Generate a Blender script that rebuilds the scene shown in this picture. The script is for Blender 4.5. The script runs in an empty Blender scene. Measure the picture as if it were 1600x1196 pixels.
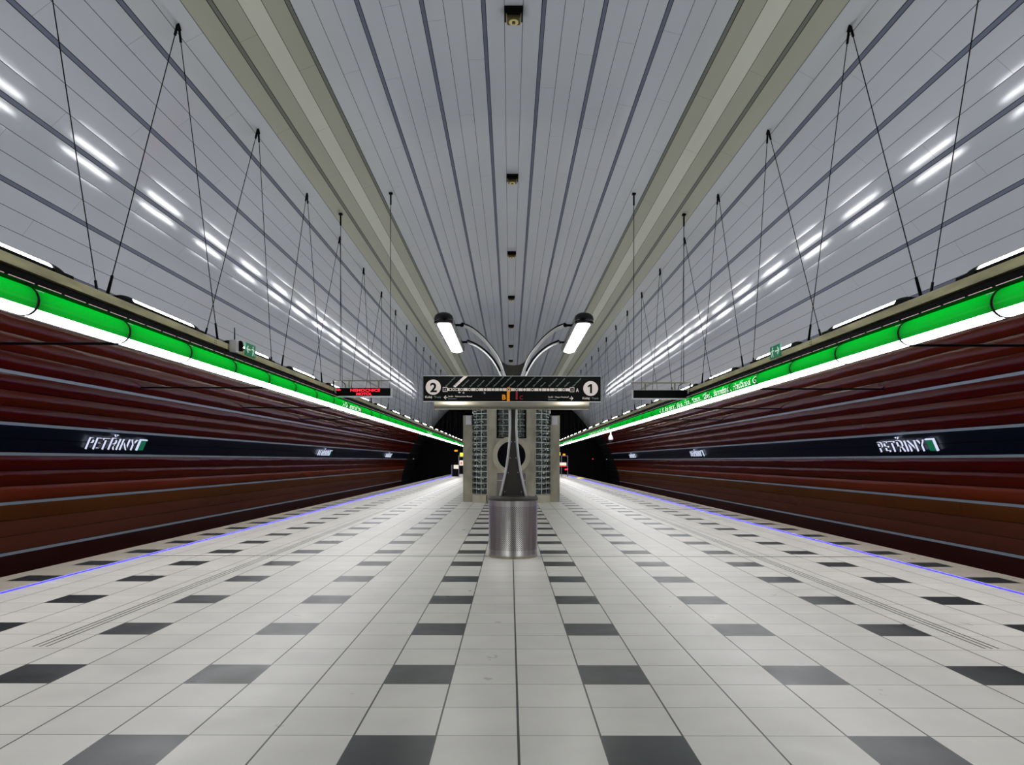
import bpy, math, random
from mathutils import Vector, Matrix
random.seed(7)
S = bpy.context.scene
COL = S.collection
H = 1.507                      # eye height above the platform
# ------------------------------------------------------------------ camera
cd = bpy.data.cameras.new('camera'); cam = bpy.data.objects.new('camera', cd); COL.objects.link(cam)
cam.location = (-0.048, 0, H)
cam.rotation_mode = 'QUATERNION'
cam.rotation_quaternion = Matrix.Rotation(math.radians(90), 4, 'X').to_quaternion() @ Matrix.Rotation(0.0021, 4, 'Z').to_quaternion()
cd.sensor_width = 36; cd.lens = 1137 / 1600 * 36
cd.shift_x = 3 / 1600; cd.shift_y = 122 / 1600
cd.clip_start = .05; cd.clip_end = 300
S.camera = cam
# ------------------------------------------------------------------ world, exposure
w = bpy.data.worlds.new('underground'); S.world = w; w.use_nodes = True
w.node_tree.nodes['Background'].inputs[0].default_value = (.5, .5, .6, 1)
w.node_tree.nodes['Background'].inputs[1].default_value = 0.0
S.view_settings.view_transform = 'Standard'; S.view_settings.look = 'None'
S.view_settings.exposure = 0.25; S.view_settings.gamma = 1.0
try: S.view_settings.use_curve_mapping = False
except Exception: pass
S.cycles.use_denoising = True
S.cycles.max_bounces = 7; S.cycles.diffuse_bounces = 4; S.cycles.glossy_bounces = 3
S.cycles.transmission_bounces = 4; S.cycles.sample_clamp_indirect = 4.0
S.cycles.caustics_reflective = False; S.cycles.caustics_refractive = False
# strengths of the lamps
E_TUBE = 14.5; E_UP = 23.0; E_POST = 11.0; E_BLUE = 18.0

# ------------------------------------------------------------------ materials
def new_mat(name):
    m = bpy.data.materials.new(name); m.use_nodes = True
    return m, m.node_tree, m.node_tree.nodes['Principled BSDF']
def pbr(name, c, rough=.5, metal=0, spec=.5, emit=None, es=0, coat=0, noise=None, bump=None, rnoise=None, wear=None):
    m, nt, b = new_mat(name)
    b.inputs['Base Color'].default_value = (*c, 1); b.inputs['Roughness'].default_value = rough
    b.inputs['Metallic'].default_value = metal; b.inputs['Specular IOR Level'].default_value = spec
    b.inputs['Coat Weight'].default_value = coat; b.inputs['Coat Roughness'].default_value = .08
    if emit: b.inputs['Emission Color'].default_value = (*emit, 1); b.inputs['Emission Strength'].default_value = es
    N = nt.nodes; L = nt.links
    tc = None
    def coords(scale):
        g = N.new('ShaderNodeTexCoord'); mp = N.new('ShaderNodeMapping'); mp.inputs['Scale'].default_value = scale
        L.new(g.outputs['Object'], mp.inputs['Vector']); return mp
    if noise:       # (scale vec, amount, detail)
        mp = coords(noise[0]); t = N.new('ShaderNodeTexNoise'); t.inputs['Scale'].default_value = 1; t.inputs['Detail'].default_value = 4
        L.new(mp.outputs[0], t.inputs['Vector'])
        mx = N.new('ShaderNodeMix'); mx.data_type = 'RGBA'; mx.blend_type = 'MULTIPLY'; mx.inputs[0].default_value = 1
        cr = N.new('ShaderNodeMapRange'); cr.inputs['From Min'].default_value = .3; cr.inputs['From Max'].default_value = .7
        cr.inputs['To Min'].default_value = 1 - noise[1]; cr.inputs['To Max'].default_value = 1 + noise[1] * .4
        L.new(t.outputs['Fac'], cr.inputs['Value'])
        mx.inputs[6].default_value = (*c, 1); L.new(cr.outputs[0], mx.inputs[7]); L.new(mx.outputs[2], b.inputs['Base Color'])
    if rnoise:
        mp = coords(rnoise[0]); t = N.new('ShaderNodeTexNoise'); t.inputs['Scale'].default_value = 1; t.inputs['Detail'].default_value = 3
        L.new(mp.outputs[0], t.inputs['Vector'])
        cr = N.new('ShaderNodeMapRange'); cr.inputs['From Min'].default_value = .3; cr.inputs['From Max'].default_value = .7
        cr.inputs['To Min'].default_value = rough - rnoise[1]; cr.inputs['To Max'].default_value = rough + rnoise[1]
        L.new(t.outputs['Fac'], cr.inputs['Value']); L.new(cr.outputs[0], b.inputs['Roughness'])
    if bump:        # (scale vec, strength, distance)
        mp = coords(bump[0]); t = N.new('ShaderNodeTexNoise'); t.inputs['Scale'].default_value = 1; t.inputs['Detail'].default_value = 1.5
        L.new(mp.outputs[0], t.inputs['Vector'])
        bp = N.new('ShaderNodeBump'); bp.inputs['Strength'].default_value = bump[1]; bp.inputs['Distance'].default_value = bump[2]
        L.new(t.outputs['Fac'], bp.inputs['Height']); L.new(bp.outputs[0], b.inputs['Normal'])
    return m
def emis(name, c, s):
    m = bpy.data.materials.new(name); m.use_nodes = True; nt = m.node_tree; nt.nodes.clear()
    e = nt.nodes.new('ShaderNodeEmission'); o = nt.nodes.new('ShaderNodeOutputMaterial')
    e.inputs[0].default_value = (*c, 1); e.inputs[1].default_value = s; nt.links.new(e.outputs[0], o.inputs[0]); return m

M = {}
M['vault'] = pbr('vault_paint', (.62, .65, .69), .10, spec=.5, bump=((.9, .35, .9), .10, .02), noise=((.5, .12, .5), .06))
M['cream_l'] = pbr('cream_light', (.68, .70, .60), .32, noise=((.5, .2, .5), .06))
M['cream_d'] = pbr('cream_grey', (.43, .44, .35), .32, noise=((.5, .2, .5), .06))
M['strip'] = pbr('joint_strip', (.13, .155, .235), .4)
M['strip_g'] = pbr('joint_strip_green', (.16, .175, .15), .4)
M['gap'] = pbr('dark_gap', (.006, .006, .009), .8)
M['steelstrip'] = pbr('grey_strip', (.36, .42, .52), .35, metal=.0)
M['black'] = pbr('black_metal', (.002, .002, .0025), .6, spec=.12)
M['blackgloss'] = pbr('black_gloss', (.004, .004, .005), .2)
M['cable'] = pbr('cable', (.006, .006, .006), .6, spec=.2)
M['creambeam'] = pbr('cream_beam', (.80, .75, .42), .5, noise=((3, 1.2, 6), .35))
M['tube_white'] = emis('tube_diffuser', (1, .985, 1), E_TUBE)
M['uplight'] = emis('uplight_lens', (.97, .98, 1), E_UP)
M['post_lamp'] = emis('post_lamp', (1, 1, .96), E_POST)
M['blue'] = emis('blue_led', (.004, .002, 1), E_BLUE)
M['slot'] = emis('slot', (1, .72, .75), .4)
M['white_txt'] = emis('white_letters', (.95, 1, .95), 1.1)
M['name_txt'] = emis('name_letters', (.72, .78, 1), .8)
M['name_front'] = pbr('letter_front', (.03, .03, .04), .4)
M['red_led'] = emis('red_led', (1, .02, .04), 1.8)
M['concrete'] = pbr('concrete', (.47, .44, .34), .75, noise=((2.2, 2.2, 1.3), .4), bump=((6, 6, 6), .2, .01))
M['concrete_l'] = pbr('concrete_light', (.56, .52, .40), .7, noise=((3, 3, 2), .2))
M['grout'] = pbr('grout', (.62, .68, .60), .6)
M['glassblock'] = pbr('glass_block', (.02, .032, .03), .06, spec=.9, noise=((9, 9, 9), .3), bump=((16, 16, 16), .5, .02))
M['doorpanel'] = pbr('door_panel', (.26, .23, .23), .45)
M['darkroom'] = pbr('dark_glass', (.005, .006, .012), .12)
M['white'] = pbr('white_plastic', (.75, .73, .78), .4)
M['steel'] = pbr('brushed_steel', (.50, .46, .35), .3, metal=1)
M['tube_steel'] = pbr('grey_tube', (.62, .63, .64), .3, metal=.6)
M['darkplate'] = pbr('dark_plate', (.035, .032, .026), .45)
M['sign_black'] = pbr('sign_black', (.002, .003, .0025), .6, spec=.15)
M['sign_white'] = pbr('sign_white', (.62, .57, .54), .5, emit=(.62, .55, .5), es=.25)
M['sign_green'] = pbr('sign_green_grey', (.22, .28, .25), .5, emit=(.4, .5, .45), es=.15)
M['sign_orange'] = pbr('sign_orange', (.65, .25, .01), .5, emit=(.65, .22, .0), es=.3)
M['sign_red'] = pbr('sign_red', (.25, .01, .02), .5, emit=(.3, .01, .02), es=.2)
M['exit_green'] = pbr('exit_green', (.005, .12, .06), .5, emit=(0, .13, .06), es=.5)
M['exit_white'] = pbr('exit_white', (.5, .6, .5), .5, emit=(.5, .62, .5), es=.5)
M['frame_grey'] = pbr('frame_grey', (.78, .78, .8), .4)
M['frame_olive'] = pbr('frame_olive', (.33, .33, .22), .45)
M['brass'] = pbr('brass_lamp', (.42, .36, .10), .3, metal=.4, emit=(.55, .50, .22), es=.22)
M['brown'] = pbr('brown_housing', (.07, .05, .015), .4)
M['yellow_sign'] = pbr('yellow_sign', (.75, .7, .05), .5, emit=(.8, .75, .05), es=.6)
M['paper'] = pbr('white_sign', (.8, .75, .6), .5, emit=(.8, .7, .6), es=.5)
M['frame_pale'] = pbr('frame_pale', (.8, .8, .82), .4, emit=(.5, .5, .52), es=0)
M['red_sign'] = pbr('red_mark', (.6, .05, .02), .5, emit=(.7, .05, .02), es=.5)
M['orange_lamp'] = emis('orange_lamp', (1, .4, .02), 1.0)
M['greylamp'] = emis('grey_lamp', (.4, .45, .42), .6)
M['post'] = pbr('grey_post', (.18, .18, .24), .4)
M['trackbed'] = pbr('track_bed', (.03, .028, .026), .9, noise=((4, 4, 4), .4))
M['dark_end'] = pbr('dark_end', (.006, .006, .007), .9, spec=.1)
M['navy'] = pbr('navy_panel', (.0012, .0030, .014), .28, spec=.30, bump=((.8, .35, 1.6), .15, .02))
RB = ((1.1, .42, 2.4), .5, .05)
def redm(n, c, r=.17, sp=.22, b=RB): return pbr(n, c, r, spec=sp, bump=b, noise=((.6, .2, 1.2), .18))
M['red_a'] = redm('red_dark', (.080, .003, .0025))
M['red_b'] = redm('red_mid', (.10, .009, .003))
M['red_c'] = redm('red_orange', (.20, .030, .010), .24)  # orange reflection painted into the colour of this panel row
M['brown_a'] = redm('brown_orange', (.15, .042, .006), .3, .4)
M['brown_b'] = redm('brown_red', (.15, .042, .022), .2, .5)
M['brown_c'] = redm('brown_red_low', (.14, .036, .020), .3, .4)
M['red_low'] = redm('red_lowest', (.035, .002, .002), .5, .2)
# translucent green sleeve of the tube lamps
m = bpy.data.materials.new('green_sleeve'); m.use_nodes = True; nt = m.node_tree; nt.nodes.clear()
tr = nt.nodes.new('ShaderNodeBsdfTranslucent'); tr.inputs[0].default_value = (.0, .080, .004, 1)
gl = nt.nodes.new('ShaderNodeBsdfGlossy'); gl.inputs[0].default_value = (.6, .6, .6, 1); gl.inputs[1].default_value = .25
mx = nt.nodes.new('ShaderNodeMixShader'); mx.inputs[0].default_value = .03
o = nt.nodes.new('ShaderNodeOutputMaterial')
nt.links.new(tr.outputs[0], mx.inputs[1]); nt.links.new(gl.outputs[0], mx.inputs[2]); nt.links.new(mx.outputs[0], o.inputs[0])
M['green'] = m
# perforated steel of the drum: fine dots, brushed streaks deepened to paint in reflection bands
m, nt, b = new_mat('perforated_steel'); N = nt.nodes; L = nt.links
b.inputs['Metallic'].default_value = .95; b.inputs['Roughness'].default_value = .3
g = N.new('ShaderNodeTexCoord'); sx = N.new('ShaderNodeSeparateXYZ'); L.new(g.outputs['Object'], sx.inputs[0])
at = N.new('ShaderNodeMath'); at.operation = 'ARCTAN2'; L.new(sx.outputs[1], at.inputs[0]); L.new(sx.outputs[0], at.inputs[1])
def mth(op, a, bb=None):
    n = N.new('ShaderNodeMath'); n.operation = op
    for i, v in enumerate((a, bb)):
        if v is None: continue
        if isinstance(v, (int, float)): n.inputs[i].default_value = v
        else: L.new(v, n.inputs[i])
    return n.outputs[0]
su = mth('SINE', mth('MULTIPLY', at.outputs[0], 80.)); sv = mth('SINE', mth('MULTIPLY', sx.outputs[2], 205.))
dots = mth('GREATER_THAN', mth('MULTIPLY', su, sv), .35)
inz = mth('MULTIPLY', mth('GREATER_THAN', sx.outputs[2], .12), mth('LESS_THAN', sx.outputs[2], .80))
msk = mth('MULTIPLY', dots, inz)
no = N.new('ShaderNodeTexNoise'); mp = N.new('ShaderNodeMapping'); mp.inputs['Scale'].default_value = (14, 14, 1.0)
L.new(g.outputs['Object'], mp.inputs[0]); L.new(mp.outputs[0], no.inputs['Vector']); no.inputs['Scale'].default_value = 1
cr = N.new('ShaderNodeMapRange'); cr.inputs['To Min'].default_value = .45; cr.inputs['To Max'].default_value = 1.0; L.new(no.outputs['Fac'], cr.inputs[0])
mx = N.new('ShaderNodeMix'); mx.data_type = 'RGBA'; L.new(msk, mx.inputs[0]); 
cc = N.new('ShaderNodeCombineColor'); 
for i, k in enumerate((1, .98, .95)): L.new(mth('MULTIPLY', cr.outputs[0], k), cc.inputs[i])
L.new(cc.outputs[0], mx.inputs[6]); mx.inputs[7].default_value = (.08, .08, .08, 1); L.new(mx.outputs[2], b.inputs['Base Color'])
M['perforated'] = m
# platform floor: square slabs, every third row and column holds a dark slab
TW, TL, Y0 = .45, .457, 3.985
m, nt, b = new_mat('platform_slabs'); N = nt.nodes; L = nt.links
g = N.new('ShaderNodeTexCoord'); sx = N.new('ShaderNodeSeparateXYZ'); L.new(g.outputs['Object'], sx.inputs[0])
X, Y = sx.outputs[0], sx.outputs[1]
aX = mth('ABSOLUTE', X)
u = mth('DIVIDE', aX, TW); v = mth('DIVIDE', mth('ADD', Y, 60 * TL - Y0), TL)
iu = mth('FLOOR', u); iv = mth('FLOOR', v); fu = mth('SUBTRACT', u, iu); fv = mth('SUBTRACT', v, iv)
def eq(a, bv): return mth('COMPARE', a, bv)
def cmpx(a, val):
    n = N.new('ShaderNodeMath'); n.operation = 'COMPARE'; L.new(a, n.inputs[0]); n.inputs[1].default_value = val; n.inputs[2].default_value = .2; return n.outputs[0]
dk = mth('MULTIPLY', cmpx(mth('MODULO', iu, 3), 1.), cmpx(mth('MODULO', iv, 3), 2.))
jl = mth('LESS_THAN', mth('MINIMUM', fu, mth('SUBTRACT', 1, fu)), .012)
jt = mth('LESS_THAN', mth('MINIMUM', fv, mth('SUBTRACT', 1, fv)), .007)
seam = mth('LESS_THAN', aX, .007)
def band(src, c, hw): return mth('LESS_THAN', mth('ABSOLUTE', mth('SUBTRACT', src, c)), hw)
j2 = mth('MAXIMUM', band(Y, 11.46, .028), band(Y, 22.6, .05))
gr = mth('MAXIMUM', band(aX, 3.78, .0085), mth('MAXIMUM', band(aX, 3.835, .0085), band(aX, 3.89, .0085)))
gr = mth('MULTIPLY', gr, mth('GREATER_THAN', Y, 5.86))
inner = mth('LESS_THAN', aX, 5.77)
joint = mth('MAXIMUM', mth('MAXIMUM', seam, gr), mth('MULTIPLY', inner, mth('MAXIMUM', jl, j2)))
# per slab tint
cx = N.new('ShaderNodeCombineXYZ'); L.new(mth('MULTIPLY', mth('FLOOR', mth('DIVIDE', X, TW)), 1.0), cx.inputs[0]); L.new(iv, cx.inputs[1])
wn = N.new('ShaderNodeTexWhiteNoise'); L.new(cx.outputs[0], wn.inputs['Vector'])
n1 = N.new('ShaderNodeTexNoise'); n1.inputs['Scale'].default_value = 2.2; n1.inputs['Detail'].default_value = 5; L.new(g.outputs['Object'], n1.inputs['Vector'])
val = mth('MULTIPLY', mth('ADD', .96, mth('MULTIPLY', wn.outputs['Value'], .07)), mth('ADD', .88, mth('MULTIPLY', n1.outputs['Fac'], .24)))
def rgb(c, k):
    cc = N.new('ShaderNodeCombineColor')
    for i in range(3): L.new(mth('MULTIPLY', k, c[i]), cc.inputs[i])
    return cc.outputs[0]
def mix(f, a, c2):
    n = N.new('ShaderNodeMix'); n.data_type = 'RGBA'; L.new(f, n.inputs[0])
    if isinstance(a, tuple): n.inputs[6].default_value = (*a, 1)
    else: L.new(a, n.inputs[6])
    if isinstance(c2, tuple): n.inputs[7].default_value = (*c2, 1)
    else: L.new(c2, n.inputs[7])
    return n.outputs[2]
light = mix(mth('GREATER_THAN', aX, 5.85), rgb((.78, .755, .69), val), rgb((.52, .465, .38), val))
c = mix(dk, light, rgb((.018, .024, .026), val))
c = mix(mth('MULTIPLY', jt, mth('SUBTRACT', 1, dk)), c, (.14, .14, .12))
c = mix(joint, c, (.03, .03, .028))
L.new(c, b.inputs['Base Color'])
n2 = N.new('ShaderNodeTexNoise'); n2.inputs['Scale'].default_value = 3.5; n2.inputs['Detail'].default_value = 6; L.new(g.outputs['Object'], n2.inputs['Vector'])
rg = mth('ADD', .20, mth('MULTIPLY', n2.outputs['Fac'], .26))
L.new(rg, b.inputs['Roughness']); b.inputs['Specular IOR Level'].default_value = .5
bp = N.new('ShaderNodeBump'); bp.inputs['Strength'].default_value = .3; bp.inputs['Distance'].default_value = .004
L.new(mth('SUBTRACT', 1, mth('MAXIMUM', joint, jt)), bp.inputs['Height']); L.new(bp.outputs[0], b.inputs['Normal'])
M['slabs'] = m

# ------------------------------------------------------------------ mesh helpers
class MB:
    def __init__(s): s.v = []; s.f = []; s.mi = []; s.cur = 0; s.sm = []
        
    def add(s, vs, fs, smooth=False):
        o = len(s.v); s.v += [tuple(p) for p in vs]
        for f in fs: s.f.append([i + o for i in f]); s.mi.append(s.cur); s.sm.append(smooth)
    def quad(s, a, b, c, d, smooth=False): s.add([a, b, c, d], [(0, 1, 2, 3)], smooth)
    def box(s, x0, x1, y0, y1, z0, z1):
        v = [(x, y, z) for z in (z0, z1) for y in (y0, y1) for x in (x0, x1)]
        s.add(v, [(0, 2, 3, 1), (4, 5, 7, 6), (0, 1, 5, 4), (2, 6, 7, 3), (0, 4, 6, 2), (1, 3, 7, 5)])
    def tube(s, pts, r, n=8, caps=True, flat=1.0):
        pts = [Vector(p) for p in pts]; rs = r if isinstance(r, (list, tuple)) else [r] * len(pts)
        vs = []; ref = None
        for i, p in enumerate(pts):
            t = (pts[min(i + 1, len(pts) - 1)] - pts[max(i - 1, 0)]).normalized()
            if ref is None:
                ref = Vector((0, 1, 0)) if abs(t.y) < .9 else Vector((1, 0, 0))
            a = (ref - t * ref.dot(t)).normalized(); ref = a; bb = t.cross(a)
            for k in range(n):
                an = 2 * math.pi * k / n
                vs.append(p + (a * math.cos(an) * flat + bb * math.sin(an)) * rs[i])
        fs = []
        for i in range(len(pts) - 1):
            for k in range(n):
                k2 = (k + 1) % n; fs.append((i * n + k, i * n + k2, (i + 1) * n + k2, (i + 1) * n + k))
        s.add(vs, fs, True)
        if caps:
            e = (len(pts) - 1) * n
            s.add(vs[:n], [tuple(range(n))[::-1]]); s.add(vs[e:], [tuple(range(n))])
    def lathe(s, prof, n=48, c=(0, 0, 0), smooth=True):      # prof [(r,z)] about Z
        vs = [(c[0] + r * math.cos(2 * math.pi * k / n), c[1] + r * math.sin(2 * math.pi * k / n), c[2] + z) for r, z in prof for k in range(n)]
        fs = [(i * n + k, i * n + (k + 1) % n, (i + 1) * n + (k + 1) % n, (i + 1) * n + k) for i in range(len(prof) - 1) for k in range(n)]
        s.add(vs, fs, smooth)
    def prism(s, poly, y0, y1, caps=True, smooth=False):     # poly [(x,z)] run along Y
        n = len(poly); vs = [(x, y0, z) for x, z in poly] + [(x, y1, z) for x, z in poly]
        s.add(vs, [(i, (i + 1) % n, n + (i + 1) % n, n + i) for i in range(n)], smooth)
        if caps: s.add(vs, [tuple(range(n))[::-1], tuple(range(n, 2 * n))])
    def arc_strip(s, cx, cz, r, a0, a1, n, y0, y1):          # open arc run along Y, angles in deg in XZ
        vs = []
        for i in range(n + 1):
            a = math.radians(a0 + (a1 - a0) * i / n); vs += [(cx + r * math.cos(a), y0, cz + r * math.sin(a)), (cx + r * math.cos(a), y1, cz + r * math.sin(a))]
        s.add(vs, [(2 * i, 2 * i + 2, 2 * i + 3, 2 * i + 1) for i in range(n)], True)
    def build(s, name, mats, parent=None, bevel=0):
        me = bpy.data.meshes.new(name); me.from_pydata(s.v, [], s.f)
        if not isinstance(mats, (list, tuple)): mats = [mats]
        for mm in mats: me.materials.append(M[mm])
        me.polygons.foreach_set('material_index', s.mi); me.polygons.foreach_set('use_smooth', s.sm); me.update()
        ob = bpy.data.objects.new(name, me); COL.objects.link(ob)
        if parent: ob.parent = parent
        if bevel:
            bv = ob.modifiers.new('bevel', 'BEVEL'); bv.width = bevel; bv.segments = 2; bv.limit_method = 'ANGLE'
        return ob
def tag(ob, label, cat, group=None, kind=None):
    if label: ob['label'] = label
    if cat: ob['category'] = cat
    if group: ob['group'] = group
    if kind: ob['kind'] = kind
    return ob
def thing(name, label, cat, loc=(0, 0, 0), group=None):
    ob = bpy.data.objects.new(name, None); COL.objects.link(ob); ob.location = loc; ob.empty_display_size = .1
    return tag(ob, label, cat, group)
def struct(name, mb, mats): return tag(mb.build(name, mats), None, None, kind='structure')
def dup(root, loc, label, group=None):
    r = root.copy(); COL.objects.link(r); r.location = loc; r['label'] = label
    if group: r['group'] = group
    for ch in list(root.children):
        c = ch.copy(); COL.objects.link(c); c.parent = r
        for gch in ch.children:
            d = gch.copy(); COL.objects.link(d); d.parent = c
    return r
ORD = ['nearest', 'second nearest', 'third nearest', 'fourth nearest', 'fifth nearest', 'sixth nearest', 'seventh nearest', 'eighth nearest', 'ninth nearest', 'tenth nearest']
WORDS = ['', 'first', 'second', 'third', 'fourth', 'fifth', 'sixth', 'seventh', 'eighth', 'ninth', 'tenth', 'eleventh', 'twelfth', 'thirteenth', 'fourteenth', 'fifteenth', 'sixteenth', 'seventeenth', 'eighteenth', 'nineteenth', 'twentieth']
TENS = {2: 'twenty', 3: 'thirty', 4: 'forty', 5: 'fifty'}
TENTH = {2: 'twentieth', 3: 'thirtieth', 4: 'fortieth', 5: 'fiftieth'}
def nth(i):      # 1-based
    if i <= 20: return WORDS[i]
    t, u_ = divmod(i, 10)
    return TENTH[t] if u_ == 0 else TENS[t] + '-' + WORDS[u_]
def text_mesh(txt, size=1.0, ext=0.0, align='LEFT', spacing=1.0, bold=0.0):
    cu = bpy.data.curves.new('t', 'FONT'); cu.body = txt; cu.size = size; cu.extrude = ext; cu.align_x = align; cu.space_character = spacing
    cu.offset = bold; cu.resolution_u = 3
    ob = bpy.data.objects.new('t', cu); COL.objects.link(ob)
    dg = bpy.context.evaluated_depsgraph_get(); me = bpy.data.meshes.new_from_object(ob.evaluated_get(dg))
    vs = [tuple(v.co) for v in me.vertices]; fs = [tuple(p.vertices) for p in me.polygons]
    bpy.data.objects.remove(ob); bpy.data.meshes.remove(me)
    return vs, fs
def text_width(vs): return max(v[0] for v in vs) - min(v[0] for v in vs)

# ------------------------------------------------------------------ cross-section of the station vault
G = 1.0799
prof = []
x = 0.; z = 8.124; th = 0.; ds = .01
for i in range(1900):
    s_ = i * ds; t = s_ / 10
    prof.append((x, z + H, th))
    kap = .07437 + .10944 * t - .10343 * t * t if s_ < 14 else .115
    if s_ > 17: kap = 0
    th += kap * ds; x += math.cos(th) * ds; z -= math.sin(th) * ds
def P(s, off=0.0):          # point on the vault at arc length s (negative s = left side); off > 0 is outwards
    a = abs(s); i = min(int(a / ds), len(prof) - 2); f = a / ds - i
    px = prof[i][0] * (1 - f) + prof[i + 1][0] * f; pz = prof[i][1] * (1 - f) + prof[i + 1][1] * f; t = prof[i][2]
    px += math.sin(t) * off; pz += math.cos(t) * off
    return (math.copysign(px, s) if s else px, pz)
YA, YB, YR = -11.0, 81.5, 74.0
# ceiling panels -------------------------------------------------------------
mb = MB()
HG = .038; J = .0045
def span(mbx, s0, s1, off, y0, y1):
    a = P(s0, off); b_ = P(s1, off)
    mbx.quad((a[0], y0, a[1]), (b_[0], y0, b_[1]), (b_[0], y1, b_[1]), (a[0], y1, a[1]))
BUL = .0022
def panel(cs, y0, y1):
    n = len(cs); mb.add([(c[0], y0, c[1]) for c in cs] + [(c[0], y1, c[1]) for c in cs], [(i, i + 1, n + i + 1, n + i) for i in range(n - 1)], True)
for sg in (-1, 1):
    for k in range(0, 11):
        s0 = (k - .5) * G + HG; s1 = (k + .5) * G - HG
        if k == 0:
            if sg == 1: continue
            pw = (s1 - s0) / 3
            rngs = [(s0 + j * pw, s0 + (j + 1) * pw) for j in range(3)]
            for j, (a, b_) in enumerate(rngs):
                mb.cur = 0; Q = 6
                panel([P(a + J + (b_ - a - 2 * J) * q / Q, -BUL * (1 - (2 * q / Q - 1) ** 2)) for q in range(Q + 1)], YA, YB)
            continue
        pw = (s1 - s0) / 3
        for j in range(3):
            mb.cur = 0
            if k == 4: mb.cur = 2 if j == 1 else 3
            if k == 5 and j == 0: mb.cur = 3
            a, b_ = s0 + j * pw + J, s0 + (j + 1) * pw - J
            Q = 6; cs = [P(sg * (a + (b_ - a) * q / Q), -BUL * (1 - (2 * q / Q - 1) ** 2)) for q in range(Q + 1)]
            L_ = 6.0; off = (k * 1.7 + j * 2.3 + (sg > 0) * 1.1) % L_
            y = YA
            nxt = YA + off
            while y < YB:
                nxt = min(nxt, YB)
                if nxt - y > .02:
                    panel(cs, y + .002, nxt - .002)
                y = nxt; nxt = y + L_
mb.cur = 1
n = 0; s = -10.5 * G
while s < 10.5 * G - 1e-6:
    a = P(s, .06); b_ = P(s + G / 3, .06)
    mb.quad((a[0], YA, a[1]), (b_[0], YA, b_[1]), (b_[0], YB, b_[1]), (a[0], YB, a[1])); s += G / 3
struct('ceiling', mb, ['vault', 'gap', 'cream_l', 'cream_d'])
tn = 0
for sg in (-1, 1):
    for k in range(0, 10):
        tn += 1; mb = MB()
        s0 = (k + .5) * G; span(mb, sg * (s0 - HG + .009), sg * (s0 + HG - .005), .014, YA, YB)
        struct('trim_%d' % tn, mb, 'strip_g' if k in (3, 4) else 'strip')
# red side walls of pillow panels --------------------------------------------------
SW = [11.34, 12.42, 13.50, 14.17, 15.30, 16.45]
rows = []
def grp(a, b_, mats):
    w_ = (b_ - a - 2 * HG) / len(mats)
    for j, mm in enumerate(mats): rows.append((a + HG + j * w_, a + HG + (j + 1) * w_, mm))
grp(SW[0] - 2 * HG, SW[1], ['red_b', 'red_b', 'red_a'])
grp(SW[1], SW[2], ['red_a', 'red_b', 'red_a'])
grp(SW[2], SW[3], ['navy', 'navy'])
grp(SW[3], SW[4], ['red_a', 'red_b', 'red_c'])
grp(SW[4], SW[5], ['brown_a', 'brown_b', 'brown_c'])
rows.append((SW[5] + HG, SW[5] + .5, 'red_low')); rows.append((SW[5] + .51, SW[5] + 1.3, 'red_low'))
rmats = ['red_a', 'red_b', 'red_c', 'navy', 'brown_a', 'brown_b', 'brown_c', 'red_low', 'gap', 'dark_end']
for side, sg in (('left', -1), ('right', 1)):
    mb = MB()
    for ri, (a, b_, mm) in enumerate(rows):
        bulge = {'navy': .004, 'brown_a': .010, 'brown_b': .012, 'brown_c': .010, 'red_low': .008}.get(mm, .034)
        NS = 8; L_ = 3.6; y = YA; nxt = YA + (ri * 1.3) % L_
        while y < YB:
            nxt = min(nxt, YB)
            if y < YR - .06 and nxt > YR: nxt = YR
            mb.cur = rmats.index(mm) if y < YR - .06 else 9
            if nxt - y > .05:
                d0 = random.uniform(-.004, .004); d1 = random.uniform(-.004, .004)
                vs = []
                NY = max(1, int((nxt - y) / 1.2))
                for iy in range(NY + 1):
                    yy = y + .003 + (nxt - y - .006) * iy / NY; e = 0
                    jit = random.uniform(-.0025, .0025)
                    for q in range(NS + 1):
                        f = q / NS; sp_ = a + .004 + (b_ - a - .008) * f
                        off = -(bulge + jit) * (1 - (2 * f - 1) ** 2) + .012 * f + d0 * (1 - f) + d1 * f
                        p_ = P(sg * sp_, off); vs.append((p_[0], yy, p_[1]))
                w_ = NS + 1
                mb.add(vs, [(iy * w_ + q, iy * w_ + q + 1, (iy + 1) * w_ + q + 1, (iy + 1) * w_ + q) for iy in range(NY) for q in range(NS)], True)
            y = nxt; nxt = y + L_
    mb.cur = 8; s = SW[0] - .1
    while s < SW[5] + 1.3:
        a_ = P(sg * s, .06); c_ = P(sg * (s + .3), .06)
        mb.quad((a_[0], YA, a_[1]), (c_[0], YA, c_[1]), (c_[0], YB, c_[1]), (a_[0], YB, a_[1])); s += .3
    struct('wall_' + side, mb, rmats)
    for s0 in SW[1:]:
        tn += 1; mb = MB(); span(mb, sg * (s0 - HG + .004), sg * (s0 + HG - .004), -.004, YA, YR)
        struct('trim_%d' % tn, mb, 'steelstrip')
    pass
# end walls
for nm, yy in (('wall_front', YB), ('wall_back', YA)):
    mb = MB(); pts = []
    ss = [-17.4 + i * .3 for i in range(int(34.8 / .3) + 1)]
    for s in ss: a = P(s, .08); pts.append((a[0], yy, a[1]))
    pts = [(pts[0][0], yy, -1.3)] + pts + [(pts[-1][0], yy, -1.3)]
    mb.add(pts, [tuple(range(len(pts)))]); struct(nm, mb, 'dark_end')
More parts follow.
